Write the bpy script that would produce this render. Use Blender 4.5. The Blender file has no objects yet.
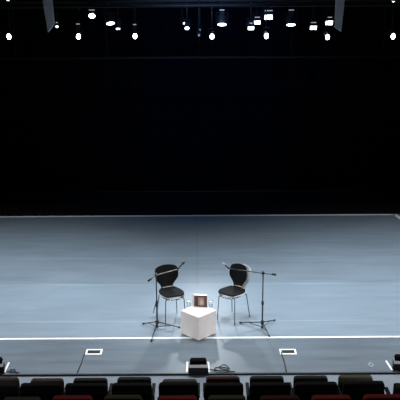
import bpy, bmesh, math, random
from mathutils import Vector, Matrix, Euler
random.seed(4)
C = bpy.context.scene.collection
R = math.radians
sc = bpy.context.scene
sc.view_settings.view_transform = 'Standard'
sc.view_settings.look = 'None'

# ------------------------------------------------------------------ camera
F = 833.0
CAMZ = 5.4
cam_d = bpy.data.cameras.new('camera'); cam = bpy.data.objects.new('camera', cam_d); C.objects.link(cam)
cam_d.sensor_width = 36; cam_d.lens = F/400*36; cam_d.clip_end = 200
RM = (Matrix.Rotation(R(74), 3, 'X') @ Matrix.Rotation(R(-0.33), 3, 'Z'))
cam.matrix_world = Matrix.Translation((0, 0, CAMZ)) @ RM.to_4x4()
sc.camera = cam
O = Vector((0, 0, CAMZ))
def ray(px, py): return RM @ Vector(((px-200)/F, -(py-200)/F, -1))
def ground(px, py, z=0.0):
    d = ray(px, py); return O + d*((z-CAMZ)/d.z)
def at_D(px, py, D):
    d = ray(px, py); return O + d*(D/d.y)

# ------------------------------------------------------------------ materials
def mat(name, col, rough=.6, metal=0, spec=.5, emit=None, es=0, noise=None, bump=0, coat=0):
    m = bpy.data.materials.new(name); m.use_nodes = True
    nt = m.node_tree; b = nt.nodes['Principled BSDF']
    b.inputs['Base Color'].default_value = (*col, 1); b.inputs['Roughness'].default_value = rough
    b.inputs['Metallic'].default_value = metal; b.inputs['Specular IOR Level'].default_value = spec
    b.inputs['Coat Weight'].default_value = coat
    if emit: b.inputs['Emission Color'].default_value = (*emit, 1); b.inputs['Emission Strength'].default_value = es
    if noise:
        sc_, amt = noise
        tc = nt.nodes.new('ShaderNodeTexCoord'); n = nt.nodes.new('ShaderNodeTexNoise'); n.inputs['Scale'].default_value = sc_
        n.inputs['Detail'].default_value = 4
        r = nt.nodes.new('ShaderNodeMapRange'); r.inputs['To Min'].default_value = 1-amt; r.inputs['To Max'].default_value = 1+amt
        mx = nt.nodes.new('ShaderNodeMix'); mx.data_type = 'RGBA'; mx.blend_type = 'MULTIPLY'; mx.inputs['Factor'].default_value = 1
        nt.links.new(tc.outputs['Object'], n.inputs['Vector']); nt.links.new(n.outputs['Fac'], r.inputs['Value'])
        mx.inputs['A'].default_value = (*col, 1); nt.links.new(r.outputs['Result'], mx.inputs['B'])
        nt.links.new(mx.outputs['Result'], b.inputs['Base Color'])
        if bump:
            bp = nt.nodes.new('ShaderNodeBump'); bp.inputs['Strength'].default_value = bump; bp.inputs['Distance'].default_value = .01
            nt.links.new(n.outputs['Fac'], bp.inputs['Height']); nt.links.new(bp.outputs['Normal'], b.inputs['Normal'])
    return m

SEAMS = (11.98, 13.53, 14.86, 16.3)
def floor_mat():
    m = bpy.data.materials.new('dance_vinyl'); m.use_nodes = True; nt = m.node_tree; N = nt.nodes; L = nt.links
    b = N['Principled BSDF']
    tc = N.new('ShaderNodeTexCoord'); sep = N.new('ShaderNodeSeparateXYZ'); L.new(tc.outputs['Object'], sep.inputs[0])
    def math_(op, a, bb=None, clamp=False):
        n = N.new('ShaderNodeMath'); n.operation = op; n.use_clamp = clamp
        for i, v in enumerate((a, bb)):
            if v is None: continue
            if isinstance(v, (int, float)): n.inputs[i].default_value = v
            else: L.new(v, n.inputs[i])
        return n.outputs[0]
    def noise(scale_vec, s, det=4):
        mp = N.new('ShaderNodeMapping'); mp.inputs['Scale'].default_value = scale_vec; L.new(tc.outputs['Object'], mp.inputs['Vector'])
        n = N.new('ShaderNodeTexNoise'); n.inputs['Scale'].default_value = s; n.inputs['Detail'].default_value = det
        L.new(mp.outputs[0], n.inputs['Vector']); return n.outputs['Fac']
    streak = noise((.35, 3.2, 1), 2.2, 6)
    fine = noise((.7, 11, 1), 3.4, 6)
    blot = noise((1, 1, 1), .6, 3)
    v = math_('ADD', math_('MULTIPLY', math_('SUBTRACT', streak, .5), .36), math_('MULTIPLY', math_('SUBTRACT', blot, .5), .30))
    v = math_('ADD', v, math_('MULTIPLY', math_('SUBTRACT', fine, .5), .36))
    v = math_('ADD', v, .60)
    # the vinyl rolls differ a little in tone; dimmer apron light is painted in
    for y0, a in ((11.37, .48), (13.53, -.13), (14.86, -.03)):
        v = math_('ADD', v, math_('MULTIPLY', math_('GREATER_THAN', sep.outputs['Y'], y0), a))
    # pale seams between the vinyl rolls
    for s in SEAMS:
        d = math_('ABSOLUTE', math_('SUBTRACT', sep.outputs['Y'], s))
        k = math_('SUBTRACT', 1.0, math_('DIVIDE', d, .022), True)
        k = math_('MULTIPLY', k, math_('ADD', math_('MULTIPLY', noise((.6, .2, 1), 1.3), .9), -.25))
        v = math_('ADD', v, math_('MULTIPLY', k, 1.6))
    # dark seam running upstage behind the table
    d = math_('ABSOLUTE', math_('ADD', sep.outputs['X'], .06))
    k = math_('SUBTRACT', 1.0, math_('DIVIDE', d, .012), True)
    k = math_('MULTIPLY', k, math_('GREATER_THAN', sep.outputs['Y'], 13.4))
    v = math_('SUBTRACT', v, math_('MULTIPLY', k, .28))
    # faint diagonal scuff on the left
    dd = math_('ADD', math_('MULTIPLY', sep.outputs['X'], .83), math_('MULTIPLY', sep.outputs['Y'], -.55))
    d = math_('ABSOLUTE', math_('ADD', dd, 9.35))
    k = math_('SUBTRACT', 1.0, math_('DIVIDE', d, .02), True)
    v = math_('SUBTRACT', v, math_('MULTIPLY', k, math_('MULTIPLY', blot, .18)))
    mx = N.new('ShaderNodeMix'); mx.data_type = 'RGBA'; mx.blend_type = 'MULTIPLY'; mx.inputs['Factor'].default_value = 1
    mx.inputs['A'].default_value = (.170, .222, .277, 1)
    cmb = N.new('ShaderNodeCombineColor'); [L.new(v, cmb.inputs[i]) for i in range(3)]
    L.new(cmb.outputs[0], mx.inputs['B']); L.new(mx.outputs['Result'], b.inputs['Base Color'])
    rr = math_('ADD', math_('MULTIPLY', streak, .25), .28); L.new(rr, b.inputs['Roughness'])
    b.inputs['Specular IOR Level'].default_value = .4
    return m

M = dict(
    black_wall=mat('black_wall', (.004, .0042, .006), .95, spec=.1, noise=(3, .3)),
    curtain=mat('black_curtain', (.0035, .0035, .005), 1, spec=.05, noise=(8, .3)),
    blue_curtain=mat('blue_black_curtain', (.003, .0045, .011), 1, spec=.05, noise=(8, .3)),
    ceiling=mat('black_ceiling', (.004, .004, .005), .95, spec=.1, noise=(2, .3)),
    aud=mat('grey_auditorium_floor', (.15, .18, .225), .6, noise=(4, .15)),
    upstage=mat('dark_upstage_floor', (.006, .007, .01), .6, spec=.2, noise=(3, .3)),
    tier=mat('dark_tier', (.02, .02, .022), .8, noise=(5, .2)),
    nosing=mat('dark_nosing', (.012, .02, .025), .5, noise=(9, .3)),
    tape=mat('white_tape', (.86, .88, .88), .5, noise=(14, .05)),
    backtape=mat('back_tape', (.85, .87, .88), .6, noise=(6, .12)),
    cube=mat('white_paint', (.86, .83, .81), .55, noise=(6, .03)),
    pad=mat('black_pad', (.006, .007, .009), .75, spec=.15, noise=(30, .2)),
    shell=mat('pale_shell', (.55, .59, .61), .25, noise=(10, .05)),
    shell_shaded=mat('shaded_shell', (.03, .037, .043), .3, noise=(10, .1)),  # left chair's pale shell, darkened to paint in its shade
    chrome=mat('chrome', (.20, .22, .25), .25, metal=1, noise=(20, .05)),
    stand=mat('black_steel', (.02, .022, .026), .4, noise=(20, .2)),
    boom=mat('lit_boom', (.24, .23, .21), .35, metal=.4, noise=(20, .2)),  # paler tone paints the light caught by the left boom
    rubber=mat('rubber', (.012, .012, .013), .7, noise=(20, .2)),
    grille=mat('mic_grille', (.12, .125, .13), .4, metal=.8, noise=(200, .5), bump=.4),
    paper=mat('white_paper', (.85, .84, .82), .7, noise=(20, .03)),
    cover=mat('dark_brown_cover', (.085, .05, .045), .5, noise=(12, .25)),
    pinkish=mat('pinkish_print', (.36, .22, .20), .5, noise=(14, .4)),
    palepink=mat('pale_print', (.55, .42, .38), .5, noise=(14, .3)),
    box=mat('black_box', (.005, .005, .006), .8, noise=(12, .3)),
    lid=mat('matt_black_lid', (.003, .003, .0035), .95, spec=.03, noise=(12, .3)),
    boxbrown=mat('black_brown_box', (.012, .009, .008), .5, noise=(12, .3)),
    band=mat('grey_band', (.34, .35, .38), .5, noise=(12, .1)),
    fixture=mat('fixture_black', (.008, .008, .010), .6, noise=(12, .2)),
    pipe=mat('pipe_black', (.006, .006, .007), .7, noise=(6, .2)),
    beam=mat('grey_beam', (.66, .66, .68), .8, noise=(4, .15)),
    slot=mat('slot_dark', (.008, .008, .01), .8, noise=(9, .2)),
)
def emis(name, col, s): return mat(name, (.6, .6, .6), .4, emit=col, es=s, noise=(40, .02))
M['lens_hot'] = emis('lens_hot', (.86, .97, 1), 14)
M['lens'] = emis('lens_bright', (.88, .96, 1), 5)
M['lens_dim'] = emis('lens_dim', (.7, .85, 1), .10)
M['vent'] = emis('vent_glow', (.8, .9, 1), .30)
def glass_mat():
    m = bpy.data.materials.new('clear_glass'); m.use_nodes = True; nt = m.node_tree; b = nt.nodes['Principled BSDF']
    b.inputs['Base Color'].default_value = (.95, .98, 1, 1); b.inputs['Roughness'].default_value = .05
    b.inputs['Transmission Weight'].default_value = .8; b.inputs['Alpha'].default_value = .35; b.inputs['IOR'].default_value = 1.15
    n = nt.nodes.new('ShaderNodeTexNoise'); n.inputs['Scale'].default_value = 30
    r = nt.nodes.new('ShaderNodeMapRange'); r.inputs['To Min'].default_value = .03; r.inputs['To Max'].default_value = .12
    nt.links.new(n.outputs['Fac'], r.inputs['Value']); nt.links.new(r.outputs['Result'], b.inputs['Roughness'])
    return m
M['glass'] = glass_mat()
M['water'] = mat('water', (.88, .95, .97), .1, noise=(10, .05))  # near-white colour stands in for bright refraction in the glass
SEATC = {
    'brown': mat('brown_cloth', (.036, .026, .022), .9, noise=(60, .25)),
    'red': mat('red_cloth', (.30, .028, .03), .9, noise=(60, .25)),
    'dark red': mat('dark_red_cloth', (.075, .018, .018), .9, noise=(60, .25)),
    'olive': mat('olive_cloth', (.085, .075, .052), .9, noise=(60, .25)),
    'black': mat('black_cloth', (.010, .010, .012), .9, noise=(60, .25)),
    'slate': mat('slate_cloth', (.022, .026, .030), .9, noise=(60, .25)),
}
M['seat_shell'] = mat('seat_shell', (.006, .005, .005), .7, spec=.2, noise=(10, .2))

# ------------------------------------------------------------------ mesh helpers
def obj(name, bm, m, parent=None, smooth=True, bevel=0, subs=0):
    me = bpy.data.meshes.new(name)
    bmesh.ops.recalc_face_normals(bm, faces=bm.faces[:])
    bm.to_mesh(me); bm.free()
    me.materials.append(m)
    for p in me.polygons: p.use_smooth = smooth
    o = bpy.data.objects.new(name, me); C.objects.link(o)
    if parent: o.parent = parent
    if bevel:
        md = o.modifiers.new('bevel', 'BEVEL'); md.width = bevel; md.segments = 3; md.limit_method = 'ANGLE'
        md.harden_normals = False
    if subs:
        md = o.modifiers.new('sub', 'SUBSURF'); md.levels = subs; md.render_levels = subs
    return o
def thing(name, label, cat, loc=(0, 0, 0), rz=0, group=None):
    o = bpy.data.objects.new(name, None); C.objects.link(o); o.location = loc; o.rotation_euler = (0, 0, rz)
    o.empty_display_size = .1
    o['label'] = label; o['category'] = cat
    if group: o['group'] = group
    return o
def tag(o, label, cat, group=None):
    o['label'] = label; o['category'] = cat
    if group: o['group'] = group
    return o
def struct(name, bm, m, smooth=False):
    o = obj(name, bm, m, None, smooth); o['kind'] = 'structure'; return o
def add_box(bm, x0, x1, y0, y1, z0, z1, mtx=None):
    vs = [bm.verts.new((x, y, z)) for x in (x0, x1) for y in (y0, y1) for z in (z0, z1)]
    for f in ((0, 1, 3, 2), (4, 6, 7, 5), (0, 4, 5, 1), (2, 3, 7, 6), (0, 2, 6, 4), (1, 5, 7, 3)):
        bm.faces.new([vs[i] for i in f])
    if mtx: bmesh.ops.transform(bm, matrix=mtx, verts=vs)
    return vs
def boxbm(*a, mtx=None): bm = bmesh.new(); add_box(bm, *a, mtx=mtx); return bm
def add_tube(bm, pts, r, n=10, r1=None):
    pts = [Vector(p) for p in pts]; rings = []
    for i, p in enumerate(pts):
        t = (pts[min(i+1, len(pts)-1)] - pts[max(i-1, 0)]).normalized()
        a = Vector((0, 0, 1)) if abs(t.z) < .9 else Vector((1, 0, 0))
        u = t.cross(a).normalized(); v = t.cross(u)
        rr = r if r1 is None else r + (r1-r)*i/(len(pts)-1)
        rings.append([bm.verts.new(p + (u*math.cos(2*math.pi*k/n) + v*math.sin(2*math.pi*k/n))*rr) for k in range(n)])
    for a, b in zip(rings, rings[1:]):
        for k in range(n): bm.faces.new((a[k], a[(k+1) % n], b[(k+1) % n], b[k]))
    bm.faces.new(rings[0]); bm.faces.new(rings[-1])
def tube(pts, r, n=10, r1=None): bm = bmesh.new(); add_tube(bm, pts, r, n, r1); return bm
def add_lathe(bm, prof, n=20, mtx=None, cap=True):
    rings = []; vs = []
    for r, z in prof:
        ring = [bm.verts.new((r*math.cos(2*math.pi*k/n), r*math.sin(2*math.pi*k/n), z)) for k in range(n)]
        rings.append(ring); vs += ring
    for a, b in zip(rings, rings[1:]):
        for k in range(n): bm.faces.new((a[k], a[(k+1) % n], b[(k+1) % n], b[k]))
    if cap: bm.faces.new(rings[0]); bm.faces.new(rings[-1])
    if mtx: bmesh.ops.transform(bm, matrix=mtx, verts=vs)
def lathe(prof, n=20, mtx=None, cap=True): bm = bmesh.new(); add_lathe(bm, prof, n, mtx, cap); return bm
def smooth_path(pts, k=6):
    pts = [Vector(p) for p in pts]; P = [pts[0]] + pts + [pts[-1]]; out = []
    for i in range(1, len(P)-2):
        p0, p1, p2, p3 = P[i-1:i+3]
        for j in range(k):
            t = j/k
            out.append(.5*((2*p1) + (p2-p0)*t + (2*p0-5*p1+4*p2-p3)*t*t + (3*p1-p0-3*p2+p3)*t**3))
    out.append(pts[-1]); return out
def poly_prism(pts2, z0, z1):
    bm = bmesh.new()
    a = [bm.verts.new((x, y, z0)) for x, y in pts2]; b = [bm.verts.new((x, y, z1)) for x, y in pts2]; n = len(pts2)
    bm.faces.new(a); bm.faces.new(b)
    for k in range(n): bm.faces.new((a[k], a[(k+1) % n], b[(k+1) % n], b[k]))
    return bm

# ------------------------------------------------------------------ setting
Yback = ground(200, 215.7).y        # upstage tape line
Yedge = ground(200, 373).y          # stage edge
Ywall = ground(200, 193).y + .25
XL, XR, ZC = -7.0, 7.0, 6.6
AUD = -.022
struct('floor', boxbm(XL, XR, Yedge, Yback+.05, -.3, 0), floor_mat())
struct('floor_upstage', boxbm(XL, XR, Yback+.05, Ywall+.5, -.3, 0), M['upstage'])
struct('floor_auditorium', boxbm(XL, XR, -4, Yedge-.026, -.3, AUD), M['aud'])
struct('trim_1', boxbm(XL, XR, Yedge-.026, Yedge+.0, -.3, .004), M['nosing'])
struct('wall_back', boxbm(XL-.2, XR+.2, Ywall+.5, Ywall+.7, -.3, ZC), M['black_wall'])
struct('wall_left', boxbm(XL-.2, XL, -4, Ywall+.5, -.3, ZC), M['black_wall'])
struct('wall_right', boxbm(XR, XR+.2, -4, Ywall+.5, -.3, ZC), M['black_wall'])
struct('wall_front', boxbm(XL-.2, XR+.2, -4.2, -4, -.3, ZC), M['black_wall'])
struct('ceiling', boxbm(XL-.2, XR+.2, -4.2, Ywall+.7, ZC, ZC+.2), M['ceiling'])

# black drapes across the back
def drape(x0, x1, y, label, m):
    bm = bmesh.new(); n = int((x1-x0)/.06); prev = None
    for i in range(n+1):
        x = x0+(x1-x0)*i/n; dy = .06*math.sin(i*1.1)+.03*math.sin(i*.47)
        cur = [bm.verts.new((x, y+dy, z)) for z in (.02, 2.5, ZC-.02)]
        if prev:
            for k in range(2): bm.faces.new((prev[k], cur[k], cur[k+1], prev[k+1]))
        prev = cur
    tag(obj('backdrop_curtain', bm, m), label, 'curtain')
xa, xb = at_D(146, 150, Ywall).x, at_D(282, 150, Ywall).x
drape(XL+.05, xa, Ywall+.02, 'black drape across the left half of the stage back', M['curtain'])
drape(xa-.05, xb+.05, Ywall+.24, 'faintly blue black drape at the middle of the stage back', M['blue_curtain'])
drape(xb, XR-.05, Ywall+.02, 'black drape across the right half of the stage back', M['curtain'])
# thin floor bar at the foot of the drapes
bm = bmesh.new(); add_box(bm, XL+.05, XR-.05, Ywall-.16, Ywall-.12, 0, .018)
tag(obj('curtain_rail', bm, mat('rail', (.045, .047, .055), .6, noise=(3, .5))), 'thin dark bar along the floor in front of the black drapes', 'rail')

# ------------------------------------------------------------------ tape lines and marks
def strip(name, pts, w, label, m, cat='tape', group=None, h=.003):
    a, b = [Vector(p) for p in pts]; d = (b-a).normalized(); s = Vector((-d.y, d.x, 0))*w/2
    q = [a+s, b+s, b-s, a-s]
    return tag(obj(name, poly_prism([(v.x, v.y) for v in q], 0, h), m, smooth=False), label, cat, group)
Yf = ground(200, 337.9).y
strip('tape_line', [(XL+.02, Yf, 0), (XR-.02, Yf, 0)], .048, 'long white tape line across the front of the stage, in front of the chairs', M['tape'])
cR = ground(395.6, 214.7)
strip('tape_line', [(XL+.02, Yback, 0), (cR.x, Yback, 0)], .075, 'long white tape line across the back of the stage', M['backtape'])
e = ground(402, 219.2)
strip('tape_line', [(cR.x-.02, Yback+.03, 0), (cR.x+(e.x-cR.x)*2.2, Yback+(e.y-cR.y)*2.2, 0)], .09, 'short slanting white tape line at the right back corner', M['tape'])

def frame_mark(cx, cy, label, cabx, label2):
    g = ground(cx, cy); t = thing('floor_socket', label, 'floor socket', (g.x, g.y, 0))
    w, d, k = .118, .085, .026
    bm = bmesh.new()
    add_box(bm, -w, w, -d, -d+k*1.2, 0, .004); add_box(bm, -w, w, d-k*1.2, d, 0, .004)
    add_box(bm, -w, -w+k, -d+k*1.2, d-k*1.2, 0, .004); add_box(bm, w-k, w, -d+k*1.2, d-k*1.2, 0, .004)
    obj('tape_border', bm, M['tape'], t, smooth=False)
    bm = bmesh.new(); add_box(bm, -w+k, w-k, -d+k*1.2, d-k*1.2, 0, .003)
    lid = obj('lid', bm, M['slot'], t, smooth=False)
    bm = bmesh.new(); add_box(bm, -.05, .05, -.006, .006, .003, .006); obj('hinge', bm, M['rubber'], lid)
    a = ground(*cabx[0]); b = ground(*cabx[1])
    mid = (a+b)/2+Vector((.008, 0, 0))
    pts = smooth_path([a+Vector((.0, 0, .007)), mid+Vector((0, 0, .007)), Vector((b.x, Yedge+.01, .012))], 6)
    tag(obj('cable', tube(pts, .007, 8), M['rubber']), label2, 'cable')
frame_mark(94, 352, 'black floor socket edged with white tape, left of the cube table', [(84.5, 353.5), (77.5, 372)],
           'black cable from the left white edged floor socket to the stage edge')
frame_mark(288, 351.8, 'black floor socket edged with white tape, right of the cube table', [(281, 352.5), (286.3, 371.5)],
           'black cable from the right white edged floor socket to the stage edge')
g = ground(371, 364.5)
bm = bmesh.new()
for k in range(4):
    a0 = k*math.pi/2; a1 = a0+math.pi/2
    pts = [(r*math.cos(a), r*1.75*math.sin(a)) for r, a in ((.041, a0), (.041, a1), (.029, a1), (.029, a0))]
    vs = [bm.verts.new((x, y, z)) for z in (0, .002) for x, y in pts]
    bm.faces.new(vs[:4]); bm.faces.new(vs[4:])
    for i in range(4): bm.faces.new((vs[i], vs[(i+1) % 4], vs[4+(i+1) % 4], vs[4+i]))
o = tag(obj('tape_mark', bm, mat('faded_tape', (.36, .42, .49), .5, noise=(30, .2)), smooth=False), 'faint pale diamond of tape on the floor near the right stage edge', 'tape')
o.location = (g.x, g.y, 0)

for (p, q, lab) in (((187.4, 361.8), (186.9, 372.3), 'short white tape strip on the left side of the middle black floor box'),
                    ((208.3, 362.0), (208.9, 372.3), 'short white tape strip on the right side of the middle black floor box'),
                    ((9, 362.5), (4.3, 372.6), 'short slanting white tape strip at the far left, beside the left black floor box'),
                    ((386, 360.8), (392.2, 370.3), 'short slanting white tape strip at the far right, beside the right black floor box')):
    a, b = ground(*p), ground(*q)
    strip('tape_strip', [a, b], .026, lab, M['tape'], group=None)

# ------------------------------------------------------------------ black floor boxes (stage edge monitors)
def floor_box(px, py, rz, label, bodymat):
    g = ground(px, py); t = thing('floor_monitor', label, 'floor monitor', (g.x, g.y, 0), rz)
    # wedge cabinet: trapezoid in side view, leaning toward the audience
    def wedge(y0, y1, y0t, y1t, z0, z1, w0, w1):
        bm = bmesh.new(); vs = [bm.verts.new(v) for v in ((-w0, y0, z0), (w0, y0, z0), (w0, y1, z0), (-w0, y1, z0), (-w1, y0t, z1), (w1, y0t, z1), (w1, y1t, z1), (-w1, y1t, z1))]
        for f in ((0, 1, 2, 3), (4, 5, 6, 7), (0, 1, 5, 4), (1, 2, 6, 5), (2, 3, 7, 6), (3, 0, 4, 7)): bm.faces.new([vs[i] for i in f])
        return bm
    obj('cabinet', wedge(-.06, .09, -.045, .09, 0.012, .10, .138, .130), bodymat, t, False, .006)
    obj('band', wedge(-.066, .085, -.036, .085, .098, .128, .128, .122), M['band'], t, False, .003)
    obj('lid', wedge(-.034, .10, -.012, .085, .126, .178, .118, .100), M['lid'], t, False, .006)
    for s in (-1, 1):
        for y in (-.045, .07):
            obj('foot', lathe([(.012, 0), (.012, .013)], 10, Matrix.Translation((s*.11, y, 0))), M['rubber'], t)
floor_box(198.3, 372.2, 0, 'black floor monitor with a grey band at the middle of the stage edge', M['box'])
floor_box(-5.5, 371.8, R(8), 'black floor monitor cut off by the left edge, at the stage edge', M['box'])
floor_box(402.6, 368.8, R(-8), 'dark floor monitor with pale band, cut off at the far right of the stage', M['boxbrown'])

# cable coils
def coil(px, py, pts, label):
    g = ground(px, py)
    P = smooth_path([Vector((x, y, z)) for x, y, z in pts], 8)
    o = tag(obj('cable_coil', tube(P, .0075, 8), M['rubber']), label, 'cable'); o.location = (g.x, g.y, 0)
coil(219, 370.5, [(-.13, .0, .02), (-.02, -.03, .012), (.10, -.03, .012), (.12, .03, .016), (.04, .06, .02), (-.06, .02, .022), (-.02, -.045, .022), (.09, -.05, .022), (.14, -.0, .024), (.10, .09, .03), (.05, .10, .03), (.0, .03, .03), (.05, -.02, .032), (.16, -.05, .012), (.22, -.06, .012)],
     'tangled black cable lying beside the middle black floor monitor')
coil(12, 372.3, [(-.07, .0, .01), (-.01, .02, .02), (.03, .03, .03), (.04, -.01, .02), (-.0, -.02, .02), (-.02, .01, .03), (.03, .01, .032), (.06, -.02, .012), (.10, -.03, .012)],
     'small bundle of black cable at the left end of the stage edge')

# ------------------------------------------------------------------ cube table
A = .375; H = .385
fc = ground(198.6, 341.6)           # nearest foot of the cube
CX, CY = fc.x, fc.y + A*math.sqrt(.5)
cube = thing('cube_table', 'white cube table turned corner first, standing between the two chairs', 'table', (CX, CY, 0), R(45))
obj('carcass', boxbm(-A/2, A/2, -A/2, A/2, .012, H), M['cube'], cube, False, .006)
obj('plinth', boxbm(-A/2+.02, A/2-.02, -A/2+.02, A/2-.02, 0, .012), M['box'], cube, False)
# ------------------------------------------------------------------ book standing on the cube
def on_cube(px, py): return ground(px, py, H)
b = on_cube(200.6, 306.6)
book = thing('book', 'book with a dark brown picture cover standing upright on the white cube', 'book', (b.x, b.y, H), R(-6))
bw, bh, bt = .098, .178, .055
obj('page_block', boxbm(-bw-.004, bw-.004, .006, bt, .004, bh-.002), M['paper'], book, False, .002)
cv = obj('front_cover', boxbm(-bw, bw, -.001, .006, 0, bh), M['cover'], book, False, .001)
obj('back_cover', boxbm(-bw-.034, bw-.01, bt, bt+.006, 0, bh+.004), M['paper'], book, False, .001)
bm = bmesh.new()
add_box(bm, -.035, .055, -.003, -.0005, .022, .150); obj('cover_picture', bm, M['pinkish'], cv, False)
bm = bmesh.new()

for yy in (-.006, -.0028):
    pts = [bm.verts.new((.014+.021*math.cos(2*math.pi*k/20)*(1-.35*math.sin(2*math.pi*k/20)), yy, .08+.05*math.sin(2*math.pi*k/20))) for k in range(20)]
    bm.faces.new(pts)
    if yy > -.005:
        for k in range(20): bm.faces.new((p0[k], p0[(k+1) % 20], pts[(k+1) % 20], pts[k]))
    p0 = pts
obj('picture_figure', bm, M['palepink'], cv, False)
bm = bmesh.new(); add_box(bm, -.07, -.045, -.0025, -.0005, .02, .14); obj('title_bar', bm, mat('cover_bar', (.03, .02, .02), .5, noise=(30, .2)), cv, False)
# ------------------------------------------------------------------ glasses
def glass(px, py, label):
    p = on_cube(px, py); t = thing('water_glass', label, 'glass', (p.x, p.y, H), 0, 'water glasses on the cube table')
    obj('tumbler', lathe([(.026, 0), (.030, .004), (.034, .095), (.0325, .095), (.028, .008), (.001, .006)], 20, None), M['glass'], t)
    obj('water', lathe([(.026, .045), (.031, .082), (.001, .084)], 20), M['water'], t)
glass(188.6, 306.2, 'small water glass on the cube table, left of the book')
glass(210.6, 306.6, 'small water glass on the cube table, right of the book')

# ------------------------------------------------------------------ chairs
def sheet(prof, widths, curve, nu=9, grow=0.0, lift=0.0):
    """curved panel along a side profile; front of chair is local -Y"""
    bm = bmesh.new(); rows = []
    for (y, z), w, c in zip(prof, widths, curve):
        rows.append([bm.verts.new((u*w, y-c[0]*u*u, z+c[1]*u*u)) for u in [(-1+2*i/(nu-1)) for i in range(nu)]])
    for a, b2 in zip(rows, rows[1:]):
        for i in range(nu-1): bm.faces.new((a[i], a[i+1], b2[i+1], b2[i]))
    return bm
def panel(name, bm, m, parent, th, off):
    o = obj(name, bm, m, parent)
    s = o.modifiers.new('sub', 'SUBSURF'); s.levels = 2; s.render_levels = 2
    d = o.modifiers.new('solid', 'SOLIDIFY'); d.thickness = th; d.offset = off
    return o
def make_chair(label, seat_px, face, shellmat, padgrow, padshift, seatgrow, seatshift, rear=7):
    g = ground(*seat_px, .45)
    t = thing('stage_chair', label, 'chair', (g.x, g.y, 0), face); t.scale = (.9, .95, 1)
    sp = [(-.215, .425), (-.205, .447), (-.12, .450), (0, .440), (.11, .435), (.165, .445), (.19, .465)]
    sw = [.13, .165, .205, .212, .195, .15, .10]; scv = [(-.035, 0)] + [(0, .006)]*6
    obj_s = panel('seat', sheet(sp, sw, scv), M['shell'], t, .012, 0)
    bp = [(.185, .462), (.207, .50), (.222, .56), (.232, .62), (.245, .69), (.262, .76), (.274, .80), (.279, .825)]
    bw_ = [.100, .104, .150, .208, .214, .212, .204, .170]; bc = [(.0, 0), (.008, 0), (.02, 0), (.05, 0), (.065, 0), (.062, 0), (.05, -.008), (.04, -.016)]
    panel('backrest', sheet(bp, bw_, bc), shellmat, t, .012, 0)
    # black pads on the sitting side
    pr = [(y-.0, z+.014) for y, z in sp]; w2 = [w*seatgrow for w in sw]
    bm = sheet(pr[1:rear], w2[1:rear], [(0, .006)]*(rear-1))
    for v in bm.verts: v.co.x += seatshift
    panel('seat_pad', bm, M['pad'], t, .016, 0)
    pr = [(y-.015, z+.002) for y, z in bp]; w2 = [w*padgrow for w in bw_]
    bm = sheet(pr, w2, bc)
    for v in bm.verts: v.co.x += padshift
    panel('back_pad', bm, M['pad'], t, .016, 0)
    obj('back_joint', tube([(-.095, .168, .487), (0, .172, .487), (.095, .168, .487)], .006, 8), mat('joint_metal', (.5, .47, .42), .4, noise=(20, .1)), t)
    # chrome rim under the seat edge
    rim = [(-.185, .06, .438), (-.19, -.10, .436), (-.13, -.21, .425), (0, -.245, .420), (.13, -.21, .425), (.19, -.10, .436), (.185, .06, .438)]
    obj('seat_rim', tube(smooth_path(rim, 5), .008, 8), M['chrome'], t)
    bm = bmesh.new(); add_lathe(bm, [(.07, .405), (.075, .415), (.07, .43)], 18, None); obj('seat_mount', bm, M['chrome'], t)
    for sx in (-1, 1):
        obj('leg', tube(smooth_path([(sx*.03, -.02, .412), (sx*.13, -.14, .405), (sx*.165, -.175, .385), (sx*.172, -.185, .30), (sx*.185, -.20, .0)], 6), .0085, 10), M['chrome'], t)
        obj('leg', tube(smooth_path([(sx*.03, .02, .412), (sx*.12, .12, .405), (sx*.155, .155, .385), (sx*.165, .175, .30), (sx*.19, .22, .0)], 6), .0085, 10), M['chrome'], t)
    return t
make_chair('black padded chair on thin chrome legs, left of the white cube table', (171.0, 292.6), R(22), M['shell_shaded'], .97, 0, .97, 0)
make_chair('black padded chair with a pale shell showing at its side, right of the white cube', (233.3, 291.6), R(-38), M['shell'], .80, -.042, .98, -.012, 6)

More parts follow.
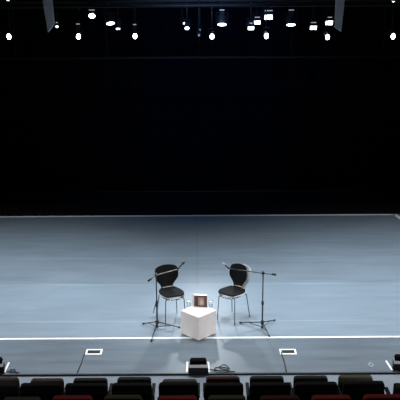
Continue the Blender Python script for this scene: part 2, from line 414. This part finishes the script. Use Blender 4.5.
# ------------------------------------------------------------------ microphone stands
def mic_stand(base_px, top_py, tips, boom_px, mic_px, D2, label, miclabel, boommat):
    g = ground(*base_px); t = thing('microphone_stand', label, 'microphone stand', (g.x, g.y, 0))
    top = at_D(base_px[0], top_py, g.y); zt = top.z
    obj('pole', tube([(0, 0, .03), (0, 0, .45)], .0125, 12), M['stand'], t)
    obj('pole_upper', tube([(0, 0, .43), (0, 0, zt)], .0095, 12), M['stand'], t)
    obj('clamp', lathe([(.014, .40), (.019, .41), (.019, .455), (.013, .47)], 14), M['stand'], t)
    obj('hub', lathe([(.014, .085), (.027, .095), (.027, .135), (.016, .15)], 14), M['stand'], t)
    obj('foot_collar', lathe([(.010, .018), (.02, .024), (.02, .05), (.012, .058)], 14), M['stand'], t)
    for q in tips:
        p = ground(*q) - g; p.z = .012
        h = Vector((0, 0, .115)); d = p.normalized()*.02; d.z = 0
        lg = obj('leg', tube([h+d, h+(p-h)*.9, p], .008, 8), M['stand'], t)
        obj('rubber_tip', tube([h+(p-h)*.93, p+(p-h).normalized()*.012], .0125, 8), M['rubber'], lg)
        obj('brace', tube([Vector((0, 0, .038))+d*.7, h+(p-h)*.62], .0055, 8), M['stand'], t)
    a = at_D(*boom_px[0], g.y) - g; b = at_D(*boom_px[1], D2) - g
    j = Vector((0, 0, zt))
    # make the boom pass through the pole head
    a2 = a; bb = b
    head = j + Vector((0, -.018, 0))
    obj('boom_clutch', lathe([(.016, -.03), (.022, -.026), (.022, .018), (.016, .022)], 14, Matrix.Translation(j) @ Matrix.Rotation(R(90), 4, 'X')), M['stand'], t)
    bo = obj('boom', tube([a2, head, bb], .0065, 10), boommat, t)
    n = (a2-head).normalized()
    obj('counterweight', tube([a2-n*.01, a2+n*.05], .016, 12), M['stand'], bo)
    m = at_D(*mic_px, D2) - g
    # microphone: its own thing, held by the clip at the boom end
    dirv = (m-bb).normalized(); bb = bb.copy(); q = Vector((0, 0, 1)).rotation_difference(dirv).to_matrix().to_4x4()
    obj('mic_clip', tube([bb-dirv*.0, bb+dirv*.03], .013, 12), M['rubber'], t)
    mc = thing('microphone', miclabel, 'microphone', tuple(g+bb))
    L0 = (m-bb).length
    obj('body', lathe([(.008, .031), (.009, .04), (.011, L0*.62)], 14, q), M['stand'], mc)
    obj('grille', lathe([(.011, L0*.62), (.018, L0*.70), (.020, L0*.86), (.016, L0*.98), (.005, L0*1.03)], 16, q), GR[0], mc)
    return g, zt
GR = [M['grille']]
gl, zl = mic_stand((157.3, 329), 274.8, [(143.2, 324.3), (151.2, 341.6), (179.5, 328)], [(150.5, 279.3), (177.5, 269.3)], (184.5, 261.5), 11.62,
    'black tripod microphone stand in front of the left chair', 'small dark microphone on the boom of the left stand', M['boom'])
GR[0] = mat('light_grille', (.42, .45, .47), .4, noise=(200, .4), bump=.3)
gr, zr = mic_stand((262.2, 329.3), 273.0, [(240.3, 323.2), (274.6, 320.8), (269.3, 336.8)], [(272.6, 274.3), (229, 268.4)], (222.6, 263.2), 11.66,
    'black tripod microphone stand to the right of the right chair', 'small microphone on the boom of the right stand', M['stand'])
D = gl.y
pts = [gl+Vector((-.018, -.034, .385)), at_D(156.0, 303, D-.02), at_D(154.2, 309, D), at_D(153.6, 313, D)]
tag(obj('cable', tube(smooth_path(pts, 6), .0055, 8), M['rubber']), 'short black cable end dangling from the pole of the left microphone stand', 'cable')

# ------------------------------------------------------------------ theatre seats (rear view), rising rows
ordw = ['first', 'second', 'third', 'fourth', 'fifth', 'sixth', 'seventh', 'eighth', 'ninth', 'tenth']
def seat_meshes():
    me = {}
    def keep(o): C.objects.unlink(o); return o
    w, h = .195, .42
    def rounded(w, z0, z1, r, y0, y1, lean):
        pts = [(-w, z0), (w, z0)]
        for k in range(7):
            a = k/6*math.pi/2; pts.append((w-r+r*math.cos(a), z1-r+r*math.sin(a)))
        for k in range(7):
            a = math.pi/2+k/6*math.pi/2; pts.append((-w+r+r*math.cos(a), z1-r+r*math.sin(a)))
        bm = bmesh.new()
        bul = lambda x: .012*(1-(x/w)**2)
        f = lambda x, z, y: (x, y - lean*(z-z0), z + (bul(x) if z > z0+.1 else 0))
        a = [bm.verts.new(f(x, z, y0)) for x, z in pts]; b = [bm.verts.new(f(x, z, y1)) for x, z in pts]; n = len(pts)
        bm.faces.new(a); bm.faces.new(b)
        for k in range(n): bm.faces.new((a[k], a[(k+1) % n], b[(k+1) % n], b[k]))
        return bm
    return rounded
rounded = seat_meshes()
def make_seat(label, loc, colour, width, group=None, rz=0, dz=0, off=.012):
    t = thing('theatre_seat', label, 'theatre seat', loc, rz, group)
    w = width/2
    # rear (camera side) is local -Y, the sitter looks toward +Y; back leans to -Y
    obj('back_cushion', rounded(w, .40, .80+dz, .035, -.02, .055, .16), SEATC[colour], t, False, .012)
    obj('back_shell', rounded(w-.006, .34, .735+dz, .03, -.045, -.018, .16), M['seat_shell'], t, False, .006)
    bm = bmesh.new(); add_box(bm, -w+.02, w-.02, .075, .17, .36, .72, Matrix.Rotation(R(6), 4, 'X')); obj('folded_seat', bm, SEATC[colour], t, False, .02)
    for s in (-1, 1):
        lg = obj('side_frame', boxbm(s*(w+off)-.011, s*(w+off)+.011, -.03, .16, 0, .56), M['seat_shell'], t, False, .004)
        obj('armrest', boxbm(s*(w+off)-.011-.009*(off > 0), s*(w+off)+.011+.009*(off > 0), -.06, .26, .56, .59), M['seat_shell'], lg, False, .008)
    return t
def row(y_px, ztop, spans, cols, rowname, tops, base):
    for i, ((x0, x1), c, ty) in enumerate(zip(spans, cols, tops)):
        pass
R1 = dict(D=8.63, base=AUD, name='front row', spans=[(-12, 18), (30, 63), (73, 107), (117, 151), (162, 197), (206, 240), (250, 284), (294, 328), (339, 373)],
          cols=['brown', 'brown', 'black', 'slate', 'olive', 'dark red', 'slate', 'black', 'olive'], tops=[378.3, 379.5, 379, 378, 380.3, 377.3, 377, 376.6, 376])
R2 = dict(D=7.83, name='second row', spans=[(-25, 17), (19.5, 62), (64.5, 107), (111.5, 151.5), (158.5, 198.5), (204, 243.5), (250, 291), (295, 338), (343.5, 385), (395, 436)],
          cols=['black', 'black', 'black', 'black', 'black', 'black', 'black', 'black', 'black', 'black'], tops=[384.5, 384, 384.3, 384, 383.3, 384, 383.7, 383, 382, 386.5])
R3 = dict(D=7.0, name='third row', spans=[(2, 40), (51.5, 92), (103.5, 142), (157, 197), (208, 246), (260, 300), (312, 352), (364, 404)],
          cols=['olive', 'red', 'olive', 'red', 'olive', 'dark red', 'red', 'red'], tops=[398.5, 396.8, 396.3, 397, 396.7, 397, 396.6, 395.7])
for r_i, Rw in enumerate((R1, R2, R3)):
    Dt = Rw['D']
    ztop = sum(at_D((a+b)/2, ty, Dt).z for (a, b), ty in zip(Rw['spans'], Rw['tops']))/len(Rw['tops'])
    base = ztop-.812
    if r_i == 0: base = AUD
    Rw['base'] = base
    n = len(Rw['spans'])
    if r_i:
        struct('floor_tier', boxbm(XL, XR, -1.0 if r_i == 2 else Dt-.42, Dt+.34, AUD, base), M['tier'])
    for i, ((a, b), c, ty) in enumerate(zip(Rw['spans'], Rw['cols'], Rw['tops'])):
        pa, pb = at_D(a, ty, Dt), at_D(b, ty, Dt)
        width = pb.x-pa.x; dz = (pa.z+pb.z)/2-.812-base
        sp_ = Rw['spans']; k_ = width/(b-a)
        gapL = (a-sp_[i-1][1])*k_ if i else 1; gapR = (sp_[i+1][0]-b)*k_ if i < n-1 else 1
        lab = f'{c} theatre seat, {ordw[i]} from the left in the {Rw["name"]} below the stage'
        # back top sits at local y = -.16*.4
        make_seat(lab, ((pa.x+pb.x)/2, Dt+.064, base), c, width, group=f'theatre seats in the {Rw["name"]}', dz=dz, off=.013 if min(gapL, gapR) > .075 else -.0125)

# ------------------------------------------------------------------ lighting rig
def hang(o_parent, x, y, z0, z1):
    obj('drop_wire', tube([(x, y, z0), (x, y, z1)], .006, 6), M['pipe'], o_parent)
def batten(Dp, z, label):
    t = thing('lighting_pipe', label, 'pipe', (0, Dp, z))
    obj('pipe', tube([(XL+.3, 0, 0), (XR-.3, 0, 0)], .026, 12), M['pipe'], t)
    for k in range(7): hang(t, -6+2*k, 0, 0, ZC-z-(.004 if z < 3.6 else .022))
    return z
DA, DB, DC = 15.6, 17.0, 16.4
DD = 17.8
ZA = at_D(200, 6, DA).z; ZB = at_D(200, -12, DB).z; ZCc = at_D(200, 1, DC).z; ZD = at_D(200, 4, DD).z
batten(DA, ZA, 'black pipe carrying the evenly spaced row of bright lamps')
batten(DB, ZB, 'black pipe highest and rearmost in the lighting rig')
batten(DC, ZCc, 'black pipe carrying the larger scattered white lamps')
batten(DD, ZD, 'black pipe at the rear of the rig carrying small lamps')
zlow = at_D(200, 57.5, 18.3).z
batten(18.3, zlow, 'thin black pipe hung low behind the lamps')

def fixture(px, py, Dp, zp, rx, rz, r, ln, lensmat, label, group, vent=True, sx=1.0, barn=False, ventpx=None, nside=20):
    """spot lantern: lens centre at the given sight point, aimed toward the auditorium and tilted down by rx"""
    p = at_D(px, py, Dp-.12)
    t = thing('stage_lamp', label, 'stage lamp', tuple(p), rz, group)
    q = Matrix.Rotation(R(-rx), 4, 'X').inverted() if False else Matrix.Rotation(R(rx), 4, 'X')
    # local lens axis: -Y tilted down
    base = q @ Matrix.Rotation(R(90), 4, 'X') @ Matrix.Diagonal((sx, 1, 1, 1)) @ Matrix.Rotation(R(45 if nside == 4 else 0), 4, 'Z')
    r0 = r
    if nside == 4: r = r*1.25
    obj('housing', lathe([(r*1.12, .005), (r*1.18, -.01), (r*1.18, -ln*.35), (r*1.05, -ln*.42), (r*1.0, -ln*.85), (r*.7, -ln)], nside, base), M['fixture'], t, nside > 4)
    obj('lens', lathe([(r, .001), (r*.97, .008), (r*.5, .016), (.002, .018)], nside, base), lensmat, t, nside > 4)
    r = r0
    cen = base @ Vector((0, 0, -ln*.45))
    rw = r*1.18*sx
    top = Vector((0, cen.y, cen.z+r*1.18+.06))
    bm = bmesh.new()
    for s in (-1, 1): add_box(bm, s*(rw+.008)-.004, s*(rw+.008)+.004, cen.y-.014, cen.y+.014, cen.z-.02, top.z)
    add_box(bm, -rw-.012, rw+.012, cen.y-.014, cen.y+.014, top.z-.006, top.z+.002)
    obj('yoke', bm, M['fixture'], t, False)
    dz = zp - p.z
    pw = Vector((0, Dp-p.y, dz))
    bm = bmesh.new(); add_tube(bm, [top, Vector((0, pw.y, max(pw.z-.05, top.z+.002)))], .01, 8)
    obj('hanger', bm, M['fixture'], t)
    bm = bmesh.new(); add_box(bm, -.02, .02, pw.y-.03, pw.y+.03, pw.z-.06, pw.z-.0265); obj('clamp', bm, M['fixture'], t, False, .006)
    if ventpx:
        vz = (at_D(px, ventpx[1], Dp-.12)-p).z; vw = ventpx[0]
        bm = bmesh.new(); add_box(bm, -vw, vw, -.012, .0, vz-.008, vz+.008)
        obj('glowing_vent', bm, M['vent'], t, False, .004)
        bm = bmesh.new(); add_box(bm, -vw*.9, vw*.9, 0, .03, 0, vz); obj('vent_bracket', bm, M['fixture'], t, False)
    if barn:
        bm = bmesh.new()
        for s in (-1, 1): add_box(bm, -r*1.1, r*1.1, s*r*1.15-.002, s*r*1.15+.002, 0, r*.9, base @ Matrix.Rotation(0, 4, 'X'))
        obj('barn_door', bm, M['fixture'], t, False)
    return t, p

gA = 'evenly spaced row of bright lamps'
rowA = [(9, 36.5, None), (78.5, 36.5, (.035, 24)), (135, 36, (.03, 24.5)), (212, 36.5, None), (266.5, 36, None), (327.5, 37, None), (393, 36.3, None)]
lamps = []
for i, (x, y, v) in enumerate(rowA):
    t, p = fixture(x, y, DA, ZA, 8, 0, .052, .24, M['lens_hot'], f'bright round stage lamp, {ordw[i]} from the left in the lowest row of the rig', gA, sx=.74, ventpx=v)
    lamps.append(p)
SQUARE = (251, 257.3, 268.6, 313.4, 329.2)
REAR = (118, 57, 184, 200, 257.3)
gB = 'scattered white lamps above the bright row'
for (x, y, rx, rz, r, sx, lm, v, lab) in (
    (92, 15.7, 30, 0, .058, 1.1, 'lens', (.055, 10), 'large white lamp high in the rig, above and right of the second bright lamp'),
    (110.5, 23.2, 52, 20, .055, 1.5, 'lens', None, 'wide tilted white lamp above and left of the third bright lamp'),
    (118, 28.6, 62, 0, .04, 1.1, 'lens', None, 'thin sliver of white lamp just left of and above the third bright lamp'),
    (57, 26.5, 15, 0, .026, 1, 'lens', (.02, 22.5), 'small white lamp beside the left hanging grey strut'),
    (184, 23.2, 20, 25, .026, .8, 'lens', None, 'tiny white lamp at the upper left of a close pair near the rig middle'),
    (187, 28, 35, 0, .038, 1.15, 'lens', None, 'small white lamp, lower one of a close pair near the rig middle'),
    (200, 30, 20, 0, .026, .8, 'lens_dim', None, 'dim unlit looking lamp just left of the middle bright lamp, upper of two'),
    (199, 35.2, 20, 0, .028, .8, 'lens_dim', None, 'dim unlit looking lamp just left of the middle bright lamp, lower of two'),
    (222, 24.3, 62, 0, .068, 1.3, 'lens', (.045, 10), 'flat oval white lamp right of and above the middle bright lamp'),
    (251, 28, 40, 0, .05, 1.3, 'lens', (.03, 23.2), 'lowest of three white lamps rising in steps left of the fifth bright lamp'),
    (257.3, 22.4, 38, 0, .056, 1.3, 'lens', (.055, 17.2), 'middle of three white lamps rising in steps above the fifth bright lamp'),
    (268.6, 17, 35, 0, .062, 1.35, 'lens', (.075, 10.6), 'topmost of three white lamps rising in steps above the fifth bright lamp'),
    (291, 24.6, 64, 0, .066, 1.3, 'lens', (.05, 10), 'flat oval white lamp between the fifth and sixth bright lamps'),
    (313.4, 27.6, 40, 0, .054, 1.3, 'lens', (.05, 22.5), 'white lamp low and left of the sixth bright lamp'),
    (329.2, 22.7, 38, 0, .058, 1.3, 'lens', (.05, 17.2), 'white lamp directly above the sixth bright lamp'),
    (8, 1, 30, 0, .03, 1, 'lens', None, 'small white lamp at the top left corner of the view'),
    (393.5, .6, 30, 0, .03, 1, 'lens', None, 'small white lamp at the top right corner of the view'),
):
    Dp, zp = (DB, ZB) if y < 12 else (DD, ZD) if x in REAR else (DC, ZCc)
    fixture(x, y, Dp, zp, rx, R(rz), r, .2, M[lm], lab, gB, sx=sx, ventpx=v, nside=4 if x in SQUARE else 20)

# grey hanging struts at both sides of the rig
def strut(pts, Dp, label):
    P = [at_D(x, y, Dp) for x, y in pts]
    # extend the two upper corners to the ceiling
    def ext(top, bot): d = top-bot; return bot + d*((ZC-bot.z)/d.z)
    tl, tr, br, bl = P
    TL, TR = ext(tl, bl), ext(tr, br)
    bm = bmesh.new(); q = [TL, TR, br, bl]
    a = [bm.verts.new(v) for v in q]; b2 = [bm.verts.new(v+Vector((0, .12, 0))) for v in q]
    bm.faces.new(a); bm.faces.new(b2)
    for k in range(4): bm.faces.new((a[k], a[(k+1) % 4], b2[(k+1) % 4], b2[k]))
    tag(obj('hanging_strut', bm, M['beam'], None, False, .006), label, 'strut')
strut([(42.3, 0), (51.5, 0), (54, 24.5), (47.8, 32.6)], 15.1, 'dim grey strut hanging from above at the left of the lamps')
strut([(336.3, 3), (344.5, 3), (341.3, 32), (335.3, 27.5)], 15.1, 'dim grey strut hanging from above at the right of the lamps')

# ------------------------------------------------------------------ lights
def spot(loc, tgt, W, ang, blend, col, size=.15):
    l = bpy.data.lights.new('spot', 'SPOT'); l.energy = W; l.spot_size = R(ang); l.spot_blend = blend; l.color = col; l.shadow_soft_size = size
    o = bpy.data.objects.new('spot', l); C.objects.link(o); o.location = loc
    o.rotation_euler = (Vector(tgt)-Vector(loc)).to_track_quat('-Z', 'Y').to_euler(); return o
cool = (.90, .96, 1)
for i, p in enumerate(lamps):
    spot((p.x, p.y-.25, p.z-.12), (p.x*.8, 11.4, 0), 60, 75, 1, cool, .06)
# added low backlight without a lantern: throws the cube shadow toward the audience
spot((.0, 18.1, zlow-.08), (0, 11.0, 0), 340, 34, 1, cool, .12)
for x, W in ((-4.0, 2300), (4.0, 2650)):
    spot((x, 12.95, 6.3), (x*.98, 12.7, 0), W, 94, 1, (.95, .98, 1), .3)
spot((0, 12.8, 6.3), (0, 12.5, 0), 1000, 84, 1, (.95, .98, 1), .3)
# side light from the house, left and right of the seating
for x, W in ((-6.2, 1000), (6.2, 1350)):
    spot((x, 4.6, 3.2), (x*.03, 11.5, .35), W, 19, 1, (1, .93, .89), .7)
# added unseen fill lights: warm over the seats, faint blue on the drapes
spot((0, 6.0, 6.45), (0, 7.6, 0), 110, 130, 1, (1, .92, .85), .3)
spot((0, 14.2, 6.45), (0, Ywall, 2.2), 420, 75, 1, (.30, .5, 1), .3)
w = bpy.data.worlds.new('world'); sc.world = w; w.use_nodes = True
w.node_tree.nodes['Background'].inputs[0].default_value = (.01, .012, .016, 1); w.node_tree.nodes['Background'].inputs[1].default_value = .3
